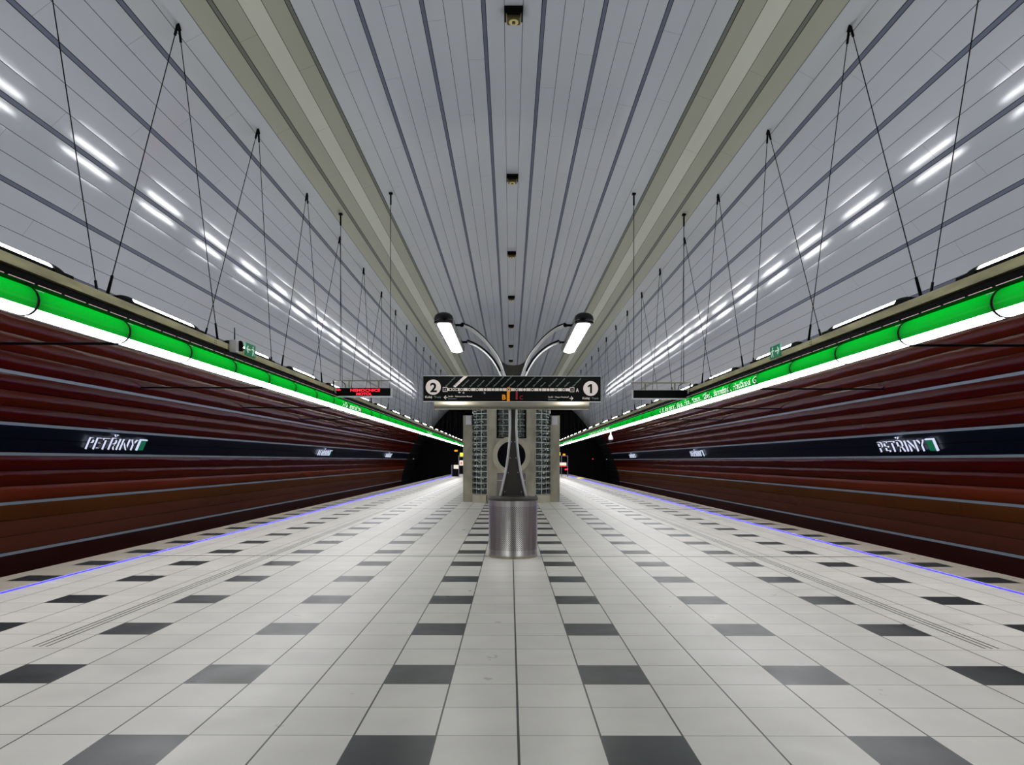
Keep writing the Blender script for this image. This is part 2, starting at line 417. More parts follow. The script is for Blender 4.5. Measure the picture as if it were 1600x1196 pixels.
# platform -------------------------------------------------------------------
PE = 6.55
mb = MB(); mb.box(-PE, PE, YA, YB, -.12, 0); mb.cur = 1; mb.box(-PE + .35, PE - .35, YA, YB, -1.2, -.12)
struct('floor', mb, ['slabs', 'trackbed'])
for side, sg in (('left', -1), ('right', 1)):
    mb = MB(); mb.box(min(sg * 6.2, sg * 11.3), max(sg * 6.2, sg * 11.3), YA, YB, -1.3, -1.2)
    ob = struct('track_bed', mb, 'trackbed')
    t = thing('platform_edge_light', 'thin blue light strip let into the %s platform edge' % side, 'light strip', (sg * 5.775, YA, 0))
    mb = MB(); mb.box(-.010, .010, 0, YB - YA - 10, 0, .007); mb.build('blue_lens', 'blue', t)
    mb = MB(); mb.box(-.022, -.010, 0, YB - YA - 10, 0, .005); mb.box(.010, .022, 0, YB - YA - 10, 0, .005); mb.build('channel', 'post', t)

# ------------------------------------------------------------------ suspended light beams
BX = 5.05                       # tube axis
for side, sg in (('left', -1), ('right', 1)):
    bm_ = thing('light_beam', 'cream steel beam slung above the %s platform edge' % side, 'beam', (sg * 5.05, YA, 3.3))
    def bx(mb, x0, x1, z0, z1, y0=0, y1=YB - YA - 1): mb.box(min(sg * x0, sg * x1), max(sg * x0, sg * x1), y0, y1, z0, z1)
    o_ = -5.05
    mb = MB(); bx(mb, 5.05 + o_, 5.09 + o_, 3.464 - 3.3, 3.568 - 3.3)
    bx(mb, 5.09 + o_, 5.12 + o_, 3.464 - 3.3, 3.475 - 3.3); mb.build('inner_channel', 'creambeam', bm_)
    mb = MB(); bx(mb, 5.74 + o_, 5.78 + o_, .164, .266); mb.build('outer_channel', 'creambeam', bm_)
    mb = MB(); bx(mb, 5.09 + o_, 5.74 + o_, .17, .25); mb.build('web_plate', 'black', bm_)
    mb = MB(); bx(mb, 4.93 + o_, 5.30 + o_, .002, .08); bx(mb, 5.12 + o_, 5.22 + o_, .08, .17); mb.build('mounting_rail', 'black', bm_)
    mb = MB(); y = -YA + 7.48 - 1.8 * 4
    while y < YB - YA - 3:
        for q in range(4):
            bx(mb, 4.922 + o_, 4.93 + o_, .006, .012, y + .04 + q * .45, y + .04 + q * .45 + .385)
        y += 1.8
    tag(mb.build('slot_lights', 'slot', bm_), None, None, kind='stuff')
    # joint plates with bolts
    for q in range(0, 8):
        mb = MB(); yy = -YA + 12.35 + q * 10.8
        if yy > YB - YA - 3: break
        for dz in (.19, .23, .27):
            for dy in (-.03, .03): mb.box(min(sg * (-.004), sg * 0), max(sg * (-.004), sg * 0), yy + dy - .008, yy + dy + .008, dz - .008, dz + .008)
        mb.build('joint_bolts', 'black', bm_)

# tube lights -----------------------------------------------------------------
TC = (BX, 3.143); TR = .152
words = {}
def tube_light(sg, side):
    t = thing('tube_light', '', 'lamp', (sg * BX, 0, TC[1]), 'green and white tube lights along the platform edges')
    mb = MB(); mb.arc_strip(0, 0, TR, -36, 216, 28, .02, 1.78); mb.build('green_sleeve', 'green', t)
    mb = MB(); mb.arc_strip(0, 0, TR, 216, 324, 16, .02, 1.78); mb.build('white_diffuser', 'tube_white', t)
    mb = MB()
    n = 28
    for (r0, r1) in ((TR - .004, TR + .006),):
        vs = []
        for yy, rr in ((-.016, r1), (.016, r1), (.016, .0), (-.016, .0)):
            for k in range(n): a = 2 * math.pi * k / n; vs.append((rr * math.cos(a), yy, rr * math.sin(a)))
        fs = [(i * n + k, i * n + (k + 1) % n, ((i + 1) % 4) * n + (k + 1) % n, ((i + 1) % 4) * n + k) for i in range(4) for k in range(n)]
        mb.add(vs, fs)
    mb.build('end_ring', 'black', t)
    mb = MB()
    a = math.radians(130 if sg > 0 else 50); mb.box(TR * math.cos(a) - .006, TR * math.cos(a) + .006, .04, .16, TR * math.sin(a) - .006, TR * math.sin(a) + .006)
    mb.build('highlight_bar', 'white', t)  # white bar added to stand for the highlight along the sleeve
    return t
tubes = {}
for side, sg in (('left', -1), ('right', 1)):
    proto = tube_light(sg, side); i = 0
    y = 7.48 - 1.8 * 9
    first = True; cnt = 0
    while y < YB - 3:
        vis = y + 1.8 > 6.9
        if vis: cnt += 1
        if vis: lab = 'green-topped white tube light hung over the %s platform edge, %s from the front' % (side, nth(cnt))
        else: lab = 'green-topped white tube light over the %s platform edge, out of frame behind the viewer' % side
        if first: proto.location = (sg * BX, y, TC[1]); proto['label'] = lab; tb = proto; first = False
        else: tb = dup(proto, (sg * BX, y, TC[1]), lab)
        tubes[(sg, round(y, 2))] = tb
        y += 1.8
# white wording on the green sleeves
def tube_word(sg, txt, ya, yb, size=.15):
    """ya = where reading starts, yb = where it ends (world Y)"""
    vs, fs = text_mesh(txt, 1.0)
    x0 = min(v[0] for v in vs); wd = text_width(vs); k = (yb - ya) / wd
    mid = (ya + yb) / 2; key = None
    for (s2, y), ob in tubes.items():
        if s2 == sg and y <= mid < y + 1.8: key = ob
    if key is None: return
    out = []
    for (vx, vy, vz) in vs:
        yy = ya + (vx - x0) * k
        ang = math.radians(-22) + (vy * size / .72) / TR     # wrapped round the sleeve, just above the white part
        r = TR + .003
        px = -r * math.cos(ang) * sg; pz = r * math.sin(ang)
        out.append((px, yy - key.location.y, pz))
    mb = MB(); mb.add(out, fs); ob = mb.build('lettering', 'white_txt', key); return ob
for base in (0, 21.6, 43.2):
    for txt, ya, yb in (('A', 24.1, 23.9), ('B', 23.75, 23.5), ('Depo Hostivař', 23.3, 21.9), (',', 21.85, 21.8), ('Skalka', 21.6, 20.95), (',', 20.88, 20.83),
                        ('Flora', 20.67, 20.1), (',', 20.03, 19.98), ('Muzeum', 19.84, 19.0), (',', 18.92, 18.87), ('Můstek', 18.74, 18.05), (',', 17.95, 17.9),
                        ('Staroměstská', 17.7, 16.45), (',', 16.35, 16.3), ('Hradčanská', 16.15, 15.0), ('G', 14.85, 14.65)):
        tube_word(1, txt, ya + base, yb + base)
    for txt, ya, yb in (('A G', 21.1, 21.7), ('Nemocnice Motol', 21.85, 23.7)):
        tube_word(-1, txt, ya + base * 1.0, yb + base * 1.0)

# uplights on top of the beams ---------------------------------------------------
def uplight(sg):
    t = thing('uplight', '', 'lamp', (sg * 5.17, 0, 3.569), 'uplights along the tops of the beams')
    R_ = .062; Lh = 2.74
    mb = MB(); mb.arc_strip(0, .048, R_, 8, 172, 14, .42, Lh - .42); mb.build('lens', 'uplight', t)
    mb = MB(); mb.box(-R_ - .012, R_ + .012, .05, Lh - .05, .001, .055); mb.build('housing', 'black', t)
    for y0, d in ((.42, -1), (Lh - .42, 1)):
        mb = MB(); vs = []; n = 14; m_ = 6
        for i in range(m_ + 1):
            a = i / m_ * math.pi / 2; rr = (R_ + .03) * math.cos(a) + .001; yy = y0 + d * .36 * math.sin(a)
            for k in range(n + 1): b2 = math.pi * k / n; vs.append((rr * math.cos(b2), yy, .0 + rr * 1.3 * math.sin(b2)))
        mb.add(vs, [(i * (n + 1) + k, i * (n + 1) + k + 1, (i + 1) * (n + 1) + k + 1, (i + 1) * (n + 1) + k) for i in range(m_) for k in range(n)], True)
        mb.add(vs[:n + 1], [tuple(range(n + 1))])
        mb.build('end_cap', 'black', t)
    return t
for side, sg in (('left', -1), ('right', 1)):
    pr = uplight(sg); y = 9.32 - 3.6 * 5; cnt = 0; first = True
    while y < YB - 5:
        if y + 2.7 > 7.2: cnt += 1; lab = 'long white uplight with black domed ends on the %s beam, %s from the front' % (side, nth(cnt))
        else: lab = 'white uplight on the %s beam, out of frame behind the viewer' % side
        if first: pr.location.y = y; pr['label'] = lab; first = False
        else: dup(pr, (sg * 5.17, y, 3.569), lab)
        y += 3.6

# V-shaped cables --------------------------------------------------------------
def vcable(sg, kind):
    zt = 6.92 + H - .05
    t = thing('suspension_cable', '', 'cable', (sg * 5.25, 0, 0), 'cable hangers of the light beams')
    if kind == 'B': fx = 5.27; fy = (-1.98, 1.63)
    else: fx = 5.65; fy = (-1.74, 2.15)
    mb = MB(); dx = .0
    nrm = P(5.45); 
    mb.tube([(0, 0, zt + .04), (0, 0, zt - .10)], .022, 8); mb.box(-.05, .05, -.09, .09, zt - .0, zt + .03)
    mb.tube([(0, -.0, zt - .07), (0, .05, zt - .13)], .03, 8)
    mb.build('ceiling_bracket', 'black', t)
    for q, d in enumerate(fy):
        top = Vector((0, math.copysign(.03, d), zt - .10)); bot = Vector((sg * (fx - 5.25), d, 3.57))
        dr = (bot - top).normalized()
        mb = MB(); mb.tube([top, bot], .0075, 5); mb.build('cable', 'cable', t)
        mb = MB(); mb.tube([top, top + dr * .2], .021, 8); mb.build('upper_socket', 'black', t)
        mb = MB(); mb.tube([bot - dr * .38, bot - dr * .02], [.018, .024], 8); mb.build('lower_socket', 'black', t)
    return t
for side, sg in (('left', -1), ('right', 1)):
    pA = vcable(sg, 'A'); pB = vcable(sg, 'B'); usedA = usedB = False
    for k in range(-1, 19):
        y = 11.375 + 3.6 * k; lab = 'black V-shaped cable pair holding the %s beam, %s from the front' % (side, nth(k + 2))
        if k % 2 == 0:
            if not usedB: pB.location.y = y; pB['label'] = lab; usedB = True
            else: dup(pB, (sg * 5.25, y, 0), lab)
        else:
            if not usedA: pA.location.y = y; pA['label'] = lab; usedA = True
            else: dup(pA, (sg * 5.25, y, 0), lab)
# struts from beam to wall --------------------------------------------------
for side, sg in (('left', -1), ('right', 1)):
    zt = 1.89 + H
    # where the wall stands at that height
    s = 11.4
    while P(s)[1] > zt: s += .01
    xw = P(s)[0]
    pr = None
    for k in range(9):
        y = 11.84 + 7.2 * k; lab = 'thin black strut from the %s beam to the red wall, %s from the front' % (side, nth(k + 1))
        if pr is None:
            pr = thing('wall_strut', lab, 'strut', (sg * 5.3, y, zt), 'struts between the beams and the red walls')
            mb = MB(); mb.tube([(0, 0, 0), (sg * (xw - 5.3), 0, 0)], .022, 8); mb.build('rod', 'black', pr)
            mb = MB(); mb.box(min(sg * (xw - 5.33), sg * (xw - 5.29)), max(sg * (xw - 5.33), sg * (xw - 5.29)), -.05, .05, -.05, .05); mb.build('wall_plate', 'black', pr)
        else: dup(pr, (sg * 5.3, y, zt), lab)

# ceiling downlights along the crown ----------------------------------------------
pr = None; zc = 8.124 + H
for k in range(9):
    y = 13.13 + 7.62 * k; lab = 'small square brown and brass light at the ceiling crown, %s from the front' % nth(k + 1)
    if pr is None:
        pr = thing('ceiling_light', lab, 'lamp', (0, y, zc), 'square lights along the ceiling crown')
        mb = MB(); mb.box(-.165, .165, -.15, .15, -.125, 0); mb.build('housing', 'black', pr)
        mb = MB(); mb.box(-.125, .125, -.115, .125, -.205, -.125); mb.build('lamp_body', 'brown', pr, .03)
        mb = MB(); mb.lathe([(.085, -.206), (.085, -.222), (.055, -.222), (.03, -.208)], 24, (0, .0, 0)); mb.build('reflector', 'brass', pr)
        mb = MB(); mb.box(-.028, .028, -.028, .028, -.232, -.205); mb.build('bulb_holder', 'brown', pr)
        mb = MB(); mb.box(-.132, -.126, -.11, .12, -.2, -.125); mb.box(.126, .132, -.11, .12, -.2, -.125); mb.build('trim_edge', 'brass', pr)
    else: dup(pr, (0, y, zc), lab)

# station name letters on the navy band ------------------------------------------------
# the sign line follows the slope of the wall at the band
sc = (SW[2] + SW[3]) / 2
for side, sg in (('left', -1), ('right', 1)):
    for k, yc in enumerate((19.15, 40.55, 61.95)):
        t = thing('station_name_sign', 'lit PETŘINY letters on the navy band of the %s wall, %s' % (side, ['nearest one', 'middle one', 'farthest one'][k]), 'sign', (0, yc, 0), 'station name signs on the side walls')
        vs, fs = text_mesh('PETŘINY', 1.0, 0.0, 'LEFT', 1.12, .0)
        x0 = min(v[0] for v in vs); wd = text_width(vs)
        def put(vv, off):
            out = []
            for (a, v_, d) in vv:            # a = distance along the reading direction from the sign centre, v_ = height, d = stand-off
                p_ = P(sg * (sc + .16 - v_), -(off + d))
                out.append((p_[0], (a if sg < 0 else -a), p_[1]))
            return out
        cap = .32
        tl = 2.30
        front = [(-1.385 + (v[0] - x0) * tl / wd, v[1] / .72 * cap - .0, .0) for v in vs]
        mb = MB(); n = len(front)
        v1 = put(front, .075); v0 = put(front, .03)
        # sides of the letters
        from collections import Counter
        ec = Counter()
        for f in fs:
            for i in range(len(f)): ec[tuple(sorted((f[i], f[(i + 1) % len(f)])))] += 1
        side_f = [(a, b2, b2 + n, a + n) for (a, b2), cN in ec.items() if cN == 1]
        mb.add(v1 + v0, side_f); mb.build('lettering', 'name_txt', t)
        mb = MB(); mb.add(put(front, .076), fs); mb.build('letter_fronts', 'name_front', t)
        mb = MB(); q = [(1.02, 0, 0), (1.385, 0, 0), (1.385, .32, 0), (1.02, .32, 0)]
        mb.add(put(q, .05), [(0, 1, 2, 3)]); mb.build('logo_panel', 'exit_green', t)
        mb = MB()
        for (a0, a1, z0, z1) in ((1.02, 1.385, .30, .33), ((1.0, 1.05, 0, .33) if sg < 0 else (1.335, 1.385, 0, .33))):
            q = [(a0, z0, 0), (a1, z0, 0), (a1, z1, 0), (a0, z1, 0)]
            mb.add(put(q, .07) + put(q, .03), [(0, 1, 2, 3), (0, 1, 5, 4), (1, 2, 6, 5), (2, 3, 7, 6), (3, 0, 4, 7)])
        mb.build('logo_edge', 'name_txt', t)

# ------------------------------------------------------------------ lamp and sign post
PY = 11.5
post = thing('lamp_and_sign_post', 'steel post with twin curved-arm lamps, black line-map sign and perforated drum base', 'lamp post', (0, PY, 0))
mb = MB(); mb.lathe([(.0, 0), (.385, 0), (.388, .012), (.388, .05), (.384, .06), (.384, .895)], 72); mb.build('base_drum', 'perforated', post)
mb = MB(); mb.lathe([(.390, .885), (.397, .89), (.397, .925), (.385, .935), (.33, .935), (.25, .95), (.15, .965), (0, .97)], 72); mb.build('base_rim', 'darkplate', post)
mb = MB(); mb.lathe([(.389, 0), (.389, .035)], 72); mb.build('base_skirt', 'steel', post)
# waisted pole: four grey tubes bending outwards at the foot, with a dark plate between
pz = [.93, 1.34, 1.57, 1.80, 2.03, 2.40, 2.62, 2.80]; px = [.205, .115, .080, .056, .048, .048, .065, .10]
for sx_ in (-1, 1):
    for sy in (-1, 1):
        mb = MB(); mb.tube([(sx_ * a, sy * .12, b2) for a, b2 in zip(px, pz)], .021, 10); mb.build('pole_tube', 'tube_steel', post)
for sy in (-1, 1):
    mb = MB(); 
    vs = []
    for a, b2 in zip(px, pz): vs += [(-a + .015, sy * .11, b2), (a - .015, sy * .11, b2), (-a + .015, sy * .10, b2), (a - .015, sy * .10, b2)]
    fs = []
    for i in range(len(pz) - 1):
        o4 = i * 4; fs += [(o4, o4 + 1, o4 + 5, o4 + 4), (o4 + 2, o4 + 3, o4 + 7, o4 + 6), (o4, o4 + 2, o4 + 6, o4 + 4), (o4 + 1, o4 + 3, o4 + 7, o4 + 5)]
    mb.add(vs, fs); pp = mb.build('pole_plate', 'darkplate', post)
    mb = MB()
    for zz, hw in ((1.02, .15), (1.32, .09), (1.55, .055), (1.80, .03)):
        for q in (-1, 1): mb.lathe([(0, -.0), (.007, 0), (.007, .008), (0, .008)], 8, (q * hw * .8, 0, 0)); 
    mb = MB()
    for zz, hw in ((1.02, .13), (1.32, .075), (1.55, .045), (1.80, .025)):
        for q in (-1, 1): mb.box(q * hw - .006, q * hw + .006, sy * .115 - .005, sy * .115 + .005, zz - .006, zz + .006)
    mb.build('plate_bolts', 'frame_grey', pp)
# hub: dark saddle between the arms
mb = MB(); 
for y0, y1 in ((-.13, .13),):
    top = [(-.225, 3.12), (-.17, 3.045), (-.10, 3.005), (0, 2.995), (.10, 3.005), (.17, 3.045), (.225, 3.12)]
    poly = [(-.115, 2.75), (.115, 2.75), (.15, 2.93)] + [(a, b2) for a, b2 in reversed(top)] + [(-.15, 2.93)]
    mb.prism(poly, y0, y1)
mb.build('hub', 'darkplate', post)
def W_(px_, py_, Y): return ((px_ - 797) / 1137 * Y - .048, Y - PY, H + (720 - py_) / 1137 * Y)
near = [((787.5, 586), 11.36), ((778.5, 562), 11.30), ((766.4, 544), 11.18), ((752.3, 528), 11.02), ((736.3, 515), 10.84), ((721.3, 508.5), 10.72)]
far = [((783.0, 587), 11.64), ((779.5, 579), 11.68), ((770.4, 564), 11.80), ((758.4, 551), 11.95), ((744.3, 541), 12.12), ((730.3, 535), 12.27)]
near = [W_(a, b2, Y) for (a, b2), Y in near]; far = [W_(a, b2, Y) for (a, b2), Y in far]
near = [(-.10, -.10, 2.75)] + near; far = [(-.10, .10, 2.75)] + far
for sx_ in (1, -1):
    for nm, arr in (('n', near), ('f', far)):
        pts = [(a * sx_, b2, c2) for a, b2, c2 in arr]
        # smooth the polyline
        sm = []
        for i in range(len(pts) - 1):
            p0 = Vector(pts[max(i - 1, 0)]); p1 = Vector(pts[i]); p2 = Vector(pts[i + 1]); p3 = Vector(pts[min(i + 2, len(pts) - 1)])
            for q in range(4):
                t = q / 4; sm.append(.5 * ((2 * p1) + (p2 - p0) * t + (2 * p0 - 5 * p1 + 4 * p2 - p3) * t * t + (3 * p1 - p0 - 3 * p2 + p3) * t ** 3))
        sm.append(Vector(pts[-1]))
        mb = MB(); mb.tube(sm, .024, 10); arm = mb.build('arm', 'tube_steel', post)
        mb = MB(); e = sm[-1]; up = Vector((0, 0, .022))
        mb.tube([p + up for p in sm[6:]], .021, 8); mb.build('arm_cable', 'black', arm)
        mb = MB(); e = Vector(pts[-1]); o2 = Vector((-sx_ * -1, 0, 0)) * -1
        out = Vector((-1 if sx_ > 0 else 1, 0, 0))
        mb.tube([e - out * .03, e + out * .20], .018, 8); mb.tube([e - out * .02, e + out * .02], .028, 8)
        hk = [e + out * (.10 + .05 * math.sin(a)) + Vector((0, 0, .05 * (1 - math.cos(a)))) for a in (0, .8, 1.6, 2.4)]
        mb.tube([e + out * .10, e + out * .12 + Vector((0, 0, .05)), e + out * .17 + Vector((0, 0, .075)), e + out * .20 + Vector((0, 0, .075))], .008, 6)
        mb.build('arm_joint', 'black', arm)
# lamp heads: long trough lamps running along the platform
LX = -.985; LZ = 3.43
for sx_ in (1, -1):
    xc = LX * sx_; y0, y1 = -1.36, 1.36; n = 26
    mb = MB(); Wd = .135; Hh = .115
    def outline(off, hgt):      # stadium in plan (x,y) -> ring of verts
        pts = []
        r = Wd - off
        for k in range(n + 1): a = math.pi + math.pi * k / n; pts.append((xc + r * math.cos(a), y0 + Wd * .55 + r * .55 * math.sin(a), hgt))
        for k in range(n + 1): a = math.pi * k / n; pts.append((xc + r * math.cos(a), y1 - Wd * .55 + r * .55 * math.sin(a), hgt))
        return pts
    rings = [outline(.012, LZ), outline(.0, LZ + .006), outline(.0, LZ + .07), outline(.012, LZ + .11), outline(.045, LZ + .14), outline(.09, LZ + .155)]
    vs = [p for r in rings for p in r]; m_ = 2 * (n + 1)
    mb.add(vs, [(i * m_ + k, i * m_ + (k + 1) % m_, (i + 1) * m_ + (k + 1) % m_, (i + 1) * m_ + k) for i in range(len(rings) - 1) for k in range(m_)], True)
    mb.add(rings[-1], [tuple(range(m_))]); mb.add(rings[0], [tuple(range(m_))[::-1]])
    hd = mb.build('lamp_head', 'blackgloss', post)
    for a0, a1 in ((y0 + .12, -.02), (.02, y1 - .06)):
        mb = MB(); vs = []; nn = 10; yy = [a0, a0 + .03, a1 - .03, a1]; sc_ = [.9, 1, 1, .9]
        for j, yv in enumerate(yy):
            for k in range(nn + 1): a = math.pi * k / nn; vs.append((xc + .096 * math.cos(a) * sc_[j], yv, LZ - .002 - .03 * math.sin(a) * sc_[j]))
        mb.add(vs, [(i * (nn + 1) + k, i * (nn + 1) + k + 1, (i + 1) * (nn + 1) + k + 1, (i + 1) * (nn + 1) + k) for i in range(3) for k in range(nn)], True)
        mb.add(vs[:nn + 1], [tuple(range(nn + 1))]); mb.add(vs[-nn - 1:], [tuple(range(nn + 1))])
        mb.build('diffuser', 'post_lamp', hd)
# line-map sign -----------------------------------------------------------------
SY = 11.26 - PY                 # face plane, local
SK = 11.26 / 1137
def sxp(a): return (a - 797) * SK - .048
def szp(a): return H + (720 - a) * SK
mb = MB(); mb.box(sxp(661), sxp(938.4), SY, SY + .07, szp(627.3), szp(588.2)); sb = mb.build('sign_board', 'sign_black', post, .004)
mb = MB(); mb.box(sxp(661), sxp(938.4), SY + .001, SY + .075, szp(628.2), szp(627.3)); mb.box(sxp(661), sxp(938.4), SY + .001, SY + .075, szp(588.2), szp(587.7)); mb.build('sign_edge', 'frame_grey', sb)
def flat(mb, x0, x1, yT, yB, d=.004): mb.quad((sxp(x0), SY - d, szp(yB)), (sxp(x1), SY - d, szp(yB)), (sxp(x1), SY - d, szp(yT)), (sxp(x0), SY - d, szp(yT)))
def disc(mb, cx_, cy_, r, d=.005, n=32, r0=0):
    c0 = (sxp(cx_), szp(cy_)); R1 = r * SK; R0 = r0 * SK
    if r0 == 0: mb.add([(c0[0] + R1 * math.cos(2 * math.pi * k / n), SY - d, c0[1] + R1 * math.sin(2 * math.pi * k / n)) for k in range(n)], [tuple(range(n))])
    else:
        vs = [(c0[0] + rr * math.cos(2 * math.pi * k / n), SY - d, c0[1] + rr * math.sin(2 * math.pi * k / n)) for rr in (R0, R1) for k in range(n)]
        mb.add(vs, [(k, (k + 1) % n, n + (k + 1) % n, n + k) for k in range(n)])
def stext(mb, txt, px_, py_, cap, wid=None, ang=0, d=.006, bold=0, align=0):
    """cap height and width in picture units of the sign; px_,py_ = left end of the base line"""
    vs, fs = text_mesh(txt, 1, 0, 'LEFT', 1, bold); x0 = min(v[0] for v in vs); wd = text_width(vs)
    ky = cap * SK / .72; kx = wid * SK / wd if wid else ky
    ca, sa = math.cos(ang), math.sin(ang); ox, oz = sxp(px_), szp(py_)
    mb.add([(ox + (v[0] - x0) * kx * ca - v[1] * ky * sa, SY - d, oz + (v[0] - x0) * kx * sa + v[1] * ky * ca) for v in vs], fs)
mb = MB(); disc(mb, 676.8, 605.6, 11.9, .004, 48); mb.build('number_disc', 'sign_white', sb)
mb = MB(); disc(mb, 922.6, 607.2, 11.6, .004, 48); mb.build('number_disc', 'sign_white', sb)
mb = MB(); stext(mb, '2', 671.8, 613.0, 14.2, 10.6, bold=.03); flat(mb, 921.6, 924.8, 600.2, 614.6, .006); mb.add([(sxp(918.0), SY - .0062, szp(605.6)), (sxp(918.0), SY - .0062, szp(603.0)), (sxp(922.4), SY - .0062, szp(600.2)), (sxp(922.4), SY - .0062, szp(603.6))], [(0, 1, 2, 3)]); mb.build('number', 'sign_black', sb)
mb = MB(); stext(mb, 'Kolej', 664.2, 622.6, 3.6, 10.5, bold=.02); stext(mb, 'Kolej', 910, 624.0, 3.6, 10.8, bold=.02)
stext(mb, 'Směr · Nemocnice Motol', 700.3, 621.0, 2.4, 37, bold=.01); stext(mb, 'Směr · Depo Hostivař', 856.5, 621.8, 2.4, 32, bold=.01)
stext(mb, 'A', 899.5, 612.6, 6, 4.6, bold=.02)
mb.build('white_wording', 'sign_white', sb)
mb = MB(); stext(mb, '· Track', 676, 622.6, 3.4, 13); stext(mb, '· Track', 922, 624.0, 3.4, 13); stext(mb, 'Direction', 700.3, 624.4, 2, 13); stext(mb, 'Direction', 856.5, 625.2, 2, 13)
names = ['Nemocnice Motol', 'Petřiny', 'Nádraží Veleslavín', 'Bořislavka', 'Dejvická', 'Hradčanská', 'Malostranská', 'Staroměstská', 'Můstek', 'Muzeum', 'Náměstí Míru', 'Jiřího z Poděbrad', 'Flora', 'Želivského', 'Strašnická', 'Skalka', 'Depo Hostivař']
lens = [20, 0, 15, 18, 14, 20, 25, 25, 13, 15, 22, 20, 10, 18, 18, 11, 18]
x_st = [695.3] + [708.6 + 12.3 * i for i in range(15)] + [893.5]
for i, nm in enumerate(names):
    if i == 1: continue
    stext(mb, nm, x_st[i] + 1.6, 605.0, 2.1, lens[i], math.radians(45))
mb.build('station_names', 'sign_green', sb)
# route line
mb = MB(); flat(mb, 698.5, 890, 607.0, 611.3)
for xx in (695.3, 893.5):
    flat(mb, xx - 3.6, xx + 3.6, 605.4, 606.3, .006); flat(mb, xx - 3.6, xx + 3.6, 612.0, 612.9, .006); flat(mb, xx - 3.6, xx - 2.8, 605.4, 612.9, .006); flat(mb, xx + 2.8, xx + 3.6, 605.4, 612.9, .006)
# pale band carrying this station's name
mb.add([(sxp(707.6), SY - .006, szp(604.2)), (sxp(711.2), SY - .006, szp(606.2)), (sxp(730.6), SY - .006, szp(588.4)), (sxp(724.4), SY - .006, szp(588.4))], [(0, 1, 2, 3)])
# arrows
for (ax, ay, d) in ((693.2, 621.6, -1), (895.6, 622.6, 1)):
    tip = ax if d < 0 else ax + 0
    flat(mb, min(ax, ax - d * 6), max(ax, ax - d * 6), ay - .6, ay + .6, .006)
    for q in (-1, 1):
        mb.add([(sxp(ax), SY - .0065, szp(ay)), (sxp(ax - d * 3.0), SY - .0065, szp(ay + q * 3.2)), (sxp(ax - d * 3.9), SY - .0065, szp(ay + q * 2.5)), (sxp(ax - d * 1.4), SY - .0065, szp(ay))], [(0, 1, 2, 3)])
mb.build('route_line', 'sign_white', sb)
mb = MB()
for i in range(1, 16): disc(mb, x_st[i], 609.2, 3.1, .0068, 20)
for xx in (695.3, 893.5): flat(mb, xx - 2.8, xx + 2.8, 606.3, 612, .0066)
disc(mb, 703.5, 609.2, 1.6, .0068, 14); disc(mb, 713.8, 609.2, 1.6, .0068, 14); stext(mb, 'Petřiny', 711.2, 603.8, 2.3, 10, math.radians(45), .0075)
mb.build('station_dot_edge', 'sign_black', sb)
mb = MB()
for i in range(1, 16): disc(mb, x_st[i], 609.2, 2.3, .008, 20, 0 if i in (5, 6, 7, 10, 12, 13) else 1.3)
stext(mb, '+', 715.5, 615.4, 3.5, 4.2, bold=.03); stext(mb, 'B', 723, 615.6, 2.6, 2.6); stext(mb, 'S', 755.5, 615.6, 2.8, 2.6)
stext(mb, 'A', 694.2, 610.8, 3, 2.4, 0, .008); stext(mb, 'A', 892.3, 610.8, 3, 2.4, 0, .008)
mb.build('station_dots', 'sign_white', sb)
mb = MB(); flat(mb, 791.8, 796.2, 611.3, 627.2, .007); disc(mb, x_st[8], 609.2, 4.0, .0066, 20); stext(mb, 'B', 784.4, 624.6, 7.6, 5.8, 0, .007, .04)
mb.build('orange_route', 'sign_orange', sb)
mb = MB(); flat(mb, 805.6, 808.6, 612.2, 624.8, .007); stext(mb, 'C', 812, 624.6, 6.4, 4.6, 0, .007, .02); mb.build('red_route', 'sign_red', sb)
# brushed steel box under the sign
mb = MB(); K = 11.36 / 1137
za, zb = H + (720 - 640) * K, H + (720 - 626.0) * K; xa, xb = (679.4 - 797) * K - .048, (919.2 - 797) * K - .048
pf = [(0.0, 0.0)]
for q in range(14):
    an = math.radians(2 + 44 * (q + .5) / 14); pf.append((pf[-1][0] + math.sin(an), pf[-1][1] + math.cos(an)))
kk = (zb - za) / pf[-1][1]; pf = [(-.055 + a * kk, za + b2 * kk) for a, b2 in pf]
vs = [(xx, 11.28 - PY + a, b2) for xx in (xa, xb) for a, b2 in pf] + [(xx, 11.42 - PY, b2) for xx in (xa, xb) for b2 in (za, zb)]
mb.add(vs, [(q, q + 1, 15 + q + 1, 15 + q) for q in range(14)], True); mb.add(vs, [tuple(range(15)) + (31, 30), tuple(range(15, 30)) + (33, 32), (30, 31, 33, 32), (0, 15, 32, 30), (14, 29, 33, 31)]); mb.build('steel_cover', 'steel', post)

